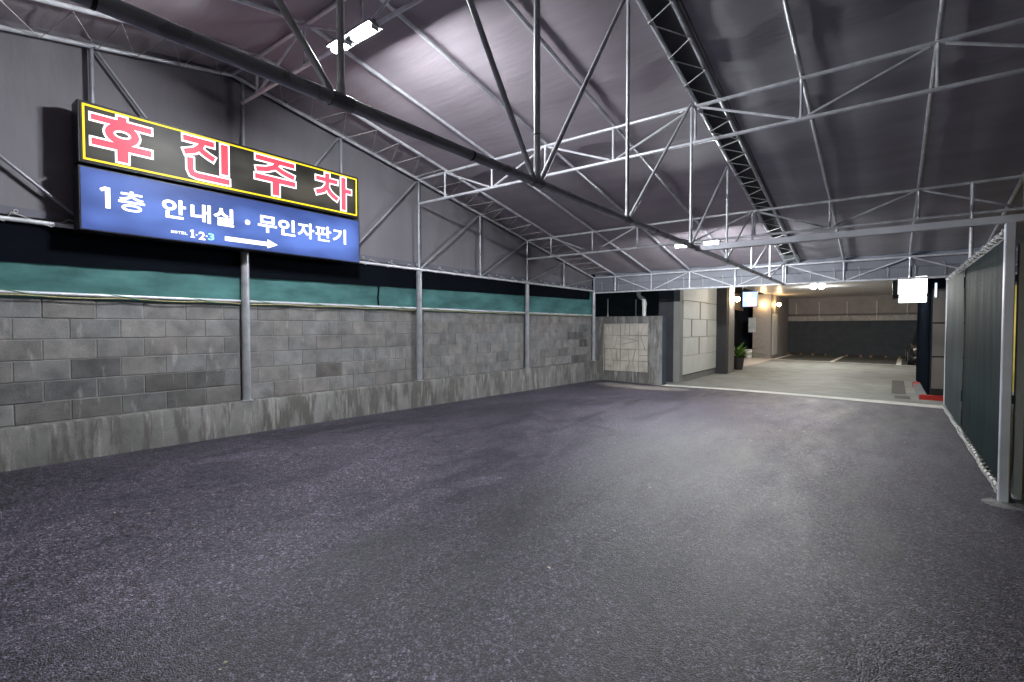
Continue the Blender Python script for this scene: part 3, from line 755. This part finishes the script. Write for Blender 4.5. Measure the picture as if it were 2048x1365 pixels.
# splash of set concrete at its foot
b = MB(); n = 26; rr = [.165 * (1 + .22 * mnoise.noise(Vector((math.cos(2 * math.pi * k / n) * 2, math.sin(2 * math.pi * k / n) * 2, 4)))) for k in range(n)]
vs = []; 
for s, h in ((1, -.004), (.8, .006), (.45, .012), (.05, .014)):
    vs += [(XP - .01 + rr[k] * s * math.cos(2 * math.pi * k / n), 5.80 + rr[k] * s * .9 * math.sin(2 * math.pi * k / n), g0 + h + .004 * mnoise.noise(Vector((k * .9, s * 7, 1)))) for k in range(n)]
fs = [(i * n + k, i * n + (k + 1) % n, (i + 1) * n + (k + 1) % n, (i + 1) * n + k) for i in range(3) for k in range(n)] + [tuple(3 * n + k for k in range(n))]
b.add(vs, fs); b.build('concrete_foot', mat('foot_concrete', (.20, .195, .19), .9, 0, .45, 9, .6, 90, .2), pt, smooth=True)

# ------------------------------------------------------------------ motel building with the open garage
mo = thing('motel_building', 'motel ground floor with a deep open garage behind the canopy', 'building', (-2, 22, -.2))
CZ = 2.88; GF = -.25
MB().box(-4.70, 5.5, 13.3, 32.6, CZ, CZ + .4).build('ceiling', CEIL, mo)
b = MB(); b.box(-9.5, 6.5, 12.9, 33, CZ + .41, 8)
b.build('upper_storeys', PLINTHG, mo)
# dark service recess behind the stone-faced wall
b = MB(); b.box(-9, -4.93, 15.6, 15.8, GF, CZ + .39); b.box(-9, -8.8, 12.7, 15.6, GF, CZ + .39); b.box(-8.8, -4.93, 12.95, 15.6, CZ + .2, CZ + .39)
b.build('recess_wall', DARKWALL, mo)
MB().box(-5.02, -4.60, 13.28, 15.58, GF, CZ - .30).build('recess_wall', mat('charcoal_wall', (.052, .054, .062), .85, 0, .15, 3, spec=.1), mo)
for x, y in ((-7.2, 14.6), (-6.5, 15.2)): pipe('service_pipe', (x, y, .9), (x, y, 2.2), .022, mo)
MB().box(-8.0, -5.6, 15.35, 15.6, 1.5, 1.56).build('service_shelf', CLAMP, mo)
# corner column + white stone panel wall along the drive
MB().box(-4.60, -4.43, 13.26, 13.52, GF, CZ).build('column', COLG, mo)
MB().box(-4.60, -4.46, 13.52, 16.80, GF, CZ).build('side_wall', PLINTHG, mo)
zsl = [-.02, .50, 1.01, 1.52, 2.03, 2.86]
slots = {1: [13.50, 14.98], 2: [14.27, 15.76], 3: [13.52, 15.05]}
def panel(ya, yb, za_, zb_):
    MB().box(-4.46, -4.43 + random.uniform(-.003, .003), ya + .006, yb - .006, za_ + .006, zb_ - .006).build('stone_panel', PANELW, mo, bevel=.003)
for r in range(5):
    if r in slots:
        e = [13.53] + [s for s in slots[r]] + [16.79]
        for i in range(len(e) - 1):
            a = e[i] + (.05 if i else 0); c = e[i + 1] - (.05 if i < len(e) - 2 else 0)
            if c - a > .05: panel(a, c, zsl[r], zsl[r + 1])
        for s in slots[r]: MB().box(-4.46, -4.438, s - .05, s + .05, zsl[r] + .01, zsl[r + 1] - .01).build('slot_back', mat('brown_timber', (.16, .10, .065), .6, 0, .25, 12), mo)
    else: panel(13.53, 16.79, zsl[r], zsl[r + 1])
MB().box(-4.6, -4.12, 16.80, 17.05, GF, CZ).build('pier', mat('charcoal_paint', (.05, .049, .05), .85, 0, .15, 3, spec=.1), mo)
MB().box(-4.6, -4.105, 17.05, 17.75, GF, CZ).build('pier', BEIGEP, mo)
# recessed entrance
MB().box(-7.2, -7.0, 17.6, 26.4, GF, CZ).build('entrance_wall', NAVY, mo)
MB().box(-7.0, -4.61, 17.5, 17.7, GF, CZ).build('entrance_wall', NAVY, mo)
MB().box(-7.0, -4.7, 26.55, 26.7, GF, CZ).build('entrance_wall', NAVY, mo)
dr = MB().box(-5.75, -5.70, 20.4, 26.4, -.18, 2.1).build('glass_door', DARKGLASS, mo)
MB().box(-5.76, -5.69, 17.8, 26.4, 2.1, 2.88).build('door_head', mat('brown_head', (.05, .036, .032), .6), mo)
for y in (20.4, 22.4, 24.4): MB().box(-5.77, -5.67, y - .03, y + .03, -.18, 2.1).build('door_frame', BLACKP, dr)
MB().box(-5.36, -5.05, 25.95, 25.98, 1.05, 1.75).build('notice_board', mat('notice_paper', (.38, .39, .40), .6), mo)
MB().grid(lambda u, v: (-5.68 + 1.48 * u - .45 * max(0, .5 - v) * u, 18.6 + 7.6 * v, -.192), 4, 4).build('entrance_paving', mat('pink_tile', (.50, .43, .37), .4, 0, .08, 6), mo)
# second pier, pale panel, inner wall
MB().box(-5.22, -4.44, 26.20, 26.54, GF, CZ).build('pier', TILE, mo)
MB().box(-4.60, -4.445, 26.54, 28.3, GF, CZ).build('side_wall', TILE, mo)
MB().box(-4.445, -4.43, 26.65, 28.0, -.05, 1.95).build('stone_panel', PANELW, mo)
MB().box(-4.75, -4.44, 28.3, 31.6, GF, CZ).build('side_wall', UPPER, mo)
# back wall: dark lower band, brown upper part with conduits
bwl = MB().prism([(-4.75, 31.5, GF), (5.5, 29.9, GF), (5.5, 30.2, GF), (-4.75, 31.8, GF)], (0, 0, 1.62 - GF)).build('back_wall', mat('slate_paint', (.075, .085, .10), .9, 0, .15, 3, .3, 120, spec=.1), mo)
yb_ = lambda x: 31.5 - (x + 4.75) * .1561
MB().prism([(-4.75, 31.5 + .06, 1.62), (5.5, 29.9 + .06, 1.62), (5.5, 30.25, 1.62), (-4.75, 31.85, 1.62)], (0, 0, CZ - 1.62)).build('upper_wall', UPPER, mo)
MB().prism([(-4.75, 31.44, 1.63), (5.5, 29.84, 1.63), (5.5, 29.95, 1.63), (-4.75, 31.55, 1.63)], (0, 0, .24)).build('ledge', mat('ledge_paint', (.42, .40, .39), .6), mo)
MB().tube((-4.7, 31.40, 1.97), (5.4, 29.82, 1.97), .03, 8).build('conduit', CLAMP, mo, smooth=True)
for x, zb2 in ((-4.05, 1.9), (-2.95, 1.64), (-1.7, 1.85), (-.45, 1.64), (.75, 1.9)):
    MB().tube((x, yb_(x) - .04, zb2), (x, yb_(x) - .04, CZ - .25), .032, 8).build('conduit', PVC, mo, smooth=True)
# right-hand wall of the garage and front panels
MB().box(.66, .76, 13.22, 18.2, GF, CZ + .01).build('side_wall', NAVY, mo)
MB().box(.76, 2.6, 18.0, 18.2, GF, CZ).build('side_wall', NAVY, mo)
MB().box(5.3, 5.5, 13.3, 30, GF, CZ).build('side_wall', UPPER, mo)
MB().box(.70, 1.60, 13.14, 13.28, GF, CZ).build('front_wall', BLACKP, mo)
for za_, zb_ in ((.05, .68), (.71, 1.36), (1.39, 2.06)):
    MB().box(.72, 1.58, 13.10, 13.138, za_, zb_).build('front_panel', BEIGEP, mo, bevel=.003)
MB().box(.64, 1.6, 13.09, 13.13, 2.09, 2.9).build('front_panel', NAVY, mo, bevel=.003)
MB().box(1.60, 5.5, 13.5, 13.7, GF, CZ).build('front_wall', DARKWALL, mo)
MB().box(1.66, 3.4, 13.44, 13.50, .05, 2.1).build('glowing_wall', YGLOW, mo)  # glowing panel standing in for a lamp-lit wall
MB().box(1.62, 3.44, 13.42, 13.5, 2.1, 2.16).build('lit_wall_trim', ALU, mo)
MB().box(1.62, 3.44, 13.40, 13.5, -.02, .05).build('lit_wall_trim', ALU, mo)
for x, y in ((-2.35, 22.6), (-2.08, 22.6), (-2.4, 15.4), (-.3, 15.4)):  # the two nearer ones are unseen, added to brighten the garage
    f = MB().lathe((x, y, CZ - .022), [(.10, 0), (.10, .02)], 16).build('downlight', ALU, mo)
    MB().lathe((x, y, CZ - .085), [(.055, 0), (.07, .012), (.07, .062)], 16).build('diffuser', DOWN if y > 20 else DOWN_FILL, f)
# floor markings
def mark(name, pts, m=WHITEPAINT, dz=.006):
    b = MB(); (xa, ya), (xb_, yb2), w = pts; d = Vector((xb_ - xa, yb2 - ya)); n = Vector((-d.y, d.x)).normalized() * w / 2; K = 12
    for i in range(K):
        q = []
        for t, s in ((i / K, 1), (i / K, -1), ((i + 1) / K, -1), ((i + 1) / K, 1)):
            x = xa + d.x * t + n.x * s; y = ya + d.y * t + n.y * s; q.append((x, y, gz(x, y) + dz))
        b.add(q, [(0, 1, 2, 3)])
    return b.build(name, m, kind='structure')
mark('stall_line', ((-4.40, 25.9), (.95, 24.65), .18))
for x in (-4.25, -1.92, .36): mark('stall_line', ((x, 25.75 - (x + 4.4) * .23), (x + .12, 30.9 - (x + 4.4) * .15), .16), dz=.010)
mark('floor_patch', ((.22, 14.1), (.25, 17.6), .26), mat('dark_patch', (.07, .065, .06), .8, 0, .2, 5, .4, 90))  # plain dark rectangles on the garage floor
mark('floor_patch', ((.26, 12.75), (.27, 13.6), .26), mat('dark_patch', (.07, .065, .06), .8, 0, .2, 5, .4, 90))
MB().grid(lambda u, v: (lambda x: (x, 25.9 - (x + 4.4) * .234 + (yb_(x) - (25.9 - (x + 4.4) * .234)) * v, -.21 + .003))(-4.42 + 9.5 * u), 20, 6).build('stall_paving', mat('stall_asphalt', (.085, .09, .085), .8, 0, .25, 2, .4, 90), kind='structure')
# wheel stops
WS = [(-4.0, 'first'), (-2.85, 'second'), (-1.35, 'third'), (-.35, 'fourth'), (.75, 'fifth')]
for x, nm in WS:
    y = yb_(x) - .75; L = .36
    w = thing('wheel_stop', '%s wheel stop from the left along the dark garage back wall' % nm, 'wheel stop', (x, y, -.21), group='wheel stops along the back wall')
    MB().prism([(x - L, y - .07, -.21), (x - L, y + .07, -.21), (x - L, y + .045, -.10), (x - L, y - .045, -.10)], (2 * L, 0, 0)).build('bar', mat('black_rubber_bar', (.03, .03, .03), .8), w)
    for s in (-1, 1):
        xe = x + s * (L - .07)
        MB().prism([(xe - .05, y - .078, -.208), (xe - .05, y + .078, -.208), (xe - .05, y + .05, -.09), (xe - .05, y - .05, -.09)], (.10, 0, 0)).build('end_cap', AMBERP, w)
# entrance step with red carpet
st = thing('entrance_step', 'low step with bright red carpet at the foot of the beige panels', 'step', (1.2, 13, -.21))
b = MB(); b.box(.52, 1.0, 12.96, 13.09, GF, -.085); b.box(.52, .655, 13.09, 16.0, GF, -.085); b.build('riser', GREYMETAL, st)
MB().box(.53, 1.0, 12.945, 13.08, -.215, -.078).build('carpet', REDC, st)
MB().box(.515, .65, 15.6, 16.02, -.2, -.08).build('carpet', REDC, st)

# ------------------------------------------------------------------ smaller things
dp = thing('drainpipe', 'cream plastic drainpipe with a double bend behind the stone-faced wall', 'pipe', (-5.4, 12.9, 1.5))
xd = -5.28
MB().path([(xd, 12.9, 1.2), (xd, 12.9, 1.98), (xd - .01, 12.9, 2.03), (xd - .06, 12.9, 2.08), (xd - .12, 12.9, 2.11), (xd - .16, 12.9, 2.17), (xd - .165, 12.9, 2.24), (xd - .165, 12.9, 2.9)], .055, 14).build('pipe_run', PVC, dp, smooth=True)
MB().tube((xd, 12.9, 1.88), (xd, 12.9, 1.97), .062, 14).build('socket', PVC, dp, smooth=True)
MB().tube((xd - .165, 12.9, 2.22), (xd - .165, 12.9, 2.31), .062, 14).build('socket', PVC, dp, smooth=True)

def wall_lamp(x, y, z, d, label):
    r = thing('wall_lamp', label, 'wall lamp', (x, y, z), group='warm globe lamps on the entrance piers')
    c = Vector((x, y, z)); dv = Vector(d)
    MB().tube(c, c + dv * .02, .06, 14).build('backplate', ALU, r)
    MB().path([c, c + dv * .10, c + dv * .14 + Vector((0, 0, .02))], .012, 6).build('arm', CLAMP, r)
    MB().sphere(c + dv * .17 + Vector((0, 0, .02)), .085, 14, 10).build('globe', WARM, r, smooth=True)
wall_lamp(-4.105, 17.35, 2.19, (1, 0, 0), 'warm globe lamp on the near entrance pier beside the blue sign')
wall_lamp(-4.75, 26.20, 2.36, (0, -1, 0), 'warm globe lamp on the front face of the brown tiled pier')
wall_lamp(-4.43, 27.2, 2.38, (1, 0, 0), 'warm globe lamp on the side face above the pale panel')

hs = thing('hanging_sign', 'small lit blue and white sign hung under the ceiling by the entrance', 'sign', (-4.1, 20, 2.3))
MB().box(-4.42, -3.85, 20.0, 20.14, 2.04, 2.62).build('casing', CASING, hs)
MB().box(-4.34, -3.86, 19.985, 20.0, 2.06, 2.60).build('face', F_BLUE2, hs)
b = MB(); b.box(-4.17, -4.06, 19.978, 19.985, 2.10, 2.55); b.box(-4.30, -3.92, 19.976, 19.984, 2.28, 2.36); b.box(-3.98, -3.88, 19.977, 19.985, 2.10, 2.24)
b.build('white_mark', F_WHITE2, hs)
MB().box(-4.16, -3.92, 19.974, 19.98, 2.065, 2.095).build('red_mark', F_RED2, hs)
for x in (-4.36, -3.95): pipe('hanger', (x, 20.07, 2.62), (x, 20.07, CZ), .01, hs, CLAMP)

ws = thing('box_sign', 'overexposed white double light box sign hung at the garage mouth', 'sign', (.35, 14, 2.1))
MB().box(.07, .19, 14.02, 14.5, 1.93, 2.40).build('casing', BLACKP, ws)
MB().box(.17, .80, 14.0, 14.12, 2.01, 2.40).build('upper_face', WHITESIGN, ws, bevel=.015)
MB().box(.18, .66, 14.02, 14.12, 1.84, 1.985).build('lower_face', WHITESIGN, ws, bevel=.015)
MB().box(.69, .76, 14.02, 14.12, 1.88, 2.005).build('side_plate', ALU, ws)
pipe('hanger', (.4, 14.06, 2.4), (.4, 14.06, CZ), .012, ws, CLAMP)
tl = thing('tube_light', 'slim upright white tube light on the navy wall corner beside the beige panels', 'lamp', (.7, 13.0, 2.1))
MB().tube((.755, 13.06, 1.90), (.755, 13.06, 2.17), .016, 10).build('tube', COOLT, tl, smooth=True)
MB().box(.735, .775, 13.075, 13.092, 1.88, 2.19).build('bracket', ALU, tl)

def plant(x, y, z, label):
    p = thing('potted_palm', label, 'plant', (x, y, z))
    MB().lathe((x, y, z), [(.13, 0), (.15, .05), (.19, .38), (.205, .42), (.18, .42), (.17, .38)], 16).build('pot', TERRA, p, smooth=True)
    MB().lathe((x, y, z + .37), [(.165, 0), (.165, .012)], 14).build('soil', SOIL, p)
    rp = random.Random(11)
    for k in range(20):
        a = k * 2.4 + rp.uniform(-.2, .2); e = rp.uniform(.35, 1.35); L = rp.uniform(.8, 1.1); b = MB()
        mid = []; 
        for i in range(8):
            t = i / 7; rr = L * t * math.cos(e) * (1 + .3 * t); h = .40 + L * t * math.sin(e) - .45 * t * t * L
            mid.append(Vector((x + rr * math.cos(a), y + rr * math.sin(a), z + h)))
        side = Vector((-math.sin(a), math.cos(a), 0)); vs = []
        for i, q in enumerate(mid):
            w = .055 * math.sin(math.pi * min(1, .12 + .88 * i / 7)) + .004
            vs += [q + side * w + Vector((0, 0, .012)), q, q - side * w + Vector((0, 0, .012))]
        b.add(vs, [f for i in range(7) for f in ((3 * i, 3 * i + 1, 3 * i + 4, 3 * i + 3), (3 * i + 1, 3 * i + 2, 3 * i + 5, 3 * i + 4))])
        b.build('frond', LEAF, p, smooth=True)
plant(-4.20, 18.8, -.2, 'green potted palm behind the near entrance pier')
wp = thing('white_pot', 'small white pot on the tiles beside the brown tiled pier', 'pot', (-5.2, 25.6, -.19))
MB().lathe((-5.28, 25.6, -.19), [(.13, 0), (.16, .1), (.17, .42), (.15, .43), (.13, .38)], 14).build('pot_body', WHITEPOT, wp, smooth=True)

# dark car parked nose-out in the right-hand bay
car = thing('parked_car', 'black car parked nose out in the right bay, mostly hidden by the navy wall', 'car', (1.55, 26.6, -.21))
def car_at(x, y, z): return (1.55 + x, 24.45 + y, -.21 + z)
secs = [(0, .60, .32, .55), (.08, .76, .22, .66), (.5, .86, .20, .74), (1.25, .88, .18, .86), (2.3, .89, .18, .90), (3.5, .88, .18, .92), (4.2, .84, .24, .92), (4.4, .74, .34, .78)]
b = MB(); vs = []; fs = []; n = 10
for (y, hw, z0, z1) in secs:
    pr = [(-hw * .9, z0), (-hw, z0 + .12), (-hw, z1 - .22), (-hw * .93, z1 - .06), (-hw * .75, z1), (hw * .75, z1), (hw * .93, z1 - .06), (hw, z1 - .22), (hw, z0 + .12), (hw * .9, z0)]
    vs += [car_at(p[0], y, p[1]) for p in pr]
for i in range(len(secs) - 1):
    for k in range(n): fs.append((i * n + k, i * n + (k + 1) % n, (i + 1) * n + (k + 1) % n, (i + 1) * n + k))
fs += [tuple(range(n))[::-1], tuple((len(secs) - 1) * n + k for k in range(n))]
b.add(vs, fs); b.build('body', CARPAINT, car, smooth=True)
b = MB(); vs = []
for (y, hw, z) in ((1.2, .76, .85), (1.95, .60, 1.38), (3.0, .58, 1.42), (3.95, .72, .91)): vs += [car_at(-hw, y, z), car_at(hw, y, z)]
fs = [(0, 1, 3, 2), (2, 3, 5, 4), (4, 5, 7, 6), (0, 2, 4, 6), (1, 7, 5, 3)]
b.add(vs, fs); b.build('cabin', DARKGLASS, car)
for sx in (-1, 1):
    for y in (.85, 3.5):
        c = Vector(car_at(sx * .80, y, .32)); w = MB().tube(c - Vector((.10, 0, 0)), c + Vector((.10, 0, 0)), .32, 20).build('wheel', RUBBER, car, smooth=True)
        MB().tube(c - Vector((.105, 0, 0)), c + Vector((.105, 0, 0)), .2, 12).build('rim', GREYMETAL, w)
    MB().prism([car_at(sx * .50, .055, .58), car_at(sx * .74, .10, .58), car_at(sx * .76, .22, .67), car_at(sx * .52, .16, .67)], (0, .05, .02)).build('headlight', mat('headlight_lens', (.62, .52, .46), .15, .2, .1, 5), car)
MB().box(1.55 - .74, 1.55 + .74, 24.42, 24.50, .13 - .03, .13 + .03).build('bumper', GREYMETAL, car, bevel=.01)

# litter on the asphalt
b = MB(); rl = random.Random(5)
for k in range(46):
    x = rl.uniform(-5.6, .3); y = rl.uniform(.8, 9)
    z = gz(x, y) + .008; a = rl.uniform(0, 6.3); L = rl.uniform(.008, .022); w = L * rl.uniform(.25, .6)
    ca, sa = math.cos(a), math.sin(a)
    b.add([(x + ca * L, y + sa * L, z), (x - sa * w, y + ca * w, z + .004), (x - ca * L, y - sa * L, z), (x + sa * w, y - ca * w, z + .003)], [(0, 1, 2, 3)])
b.build('leaf_litter', mat('dry_leaf', (.5, .42, .30), .8, 0, .3, 60), label='scraps of dry leaf scattered over the asphalt', kind='stuff')
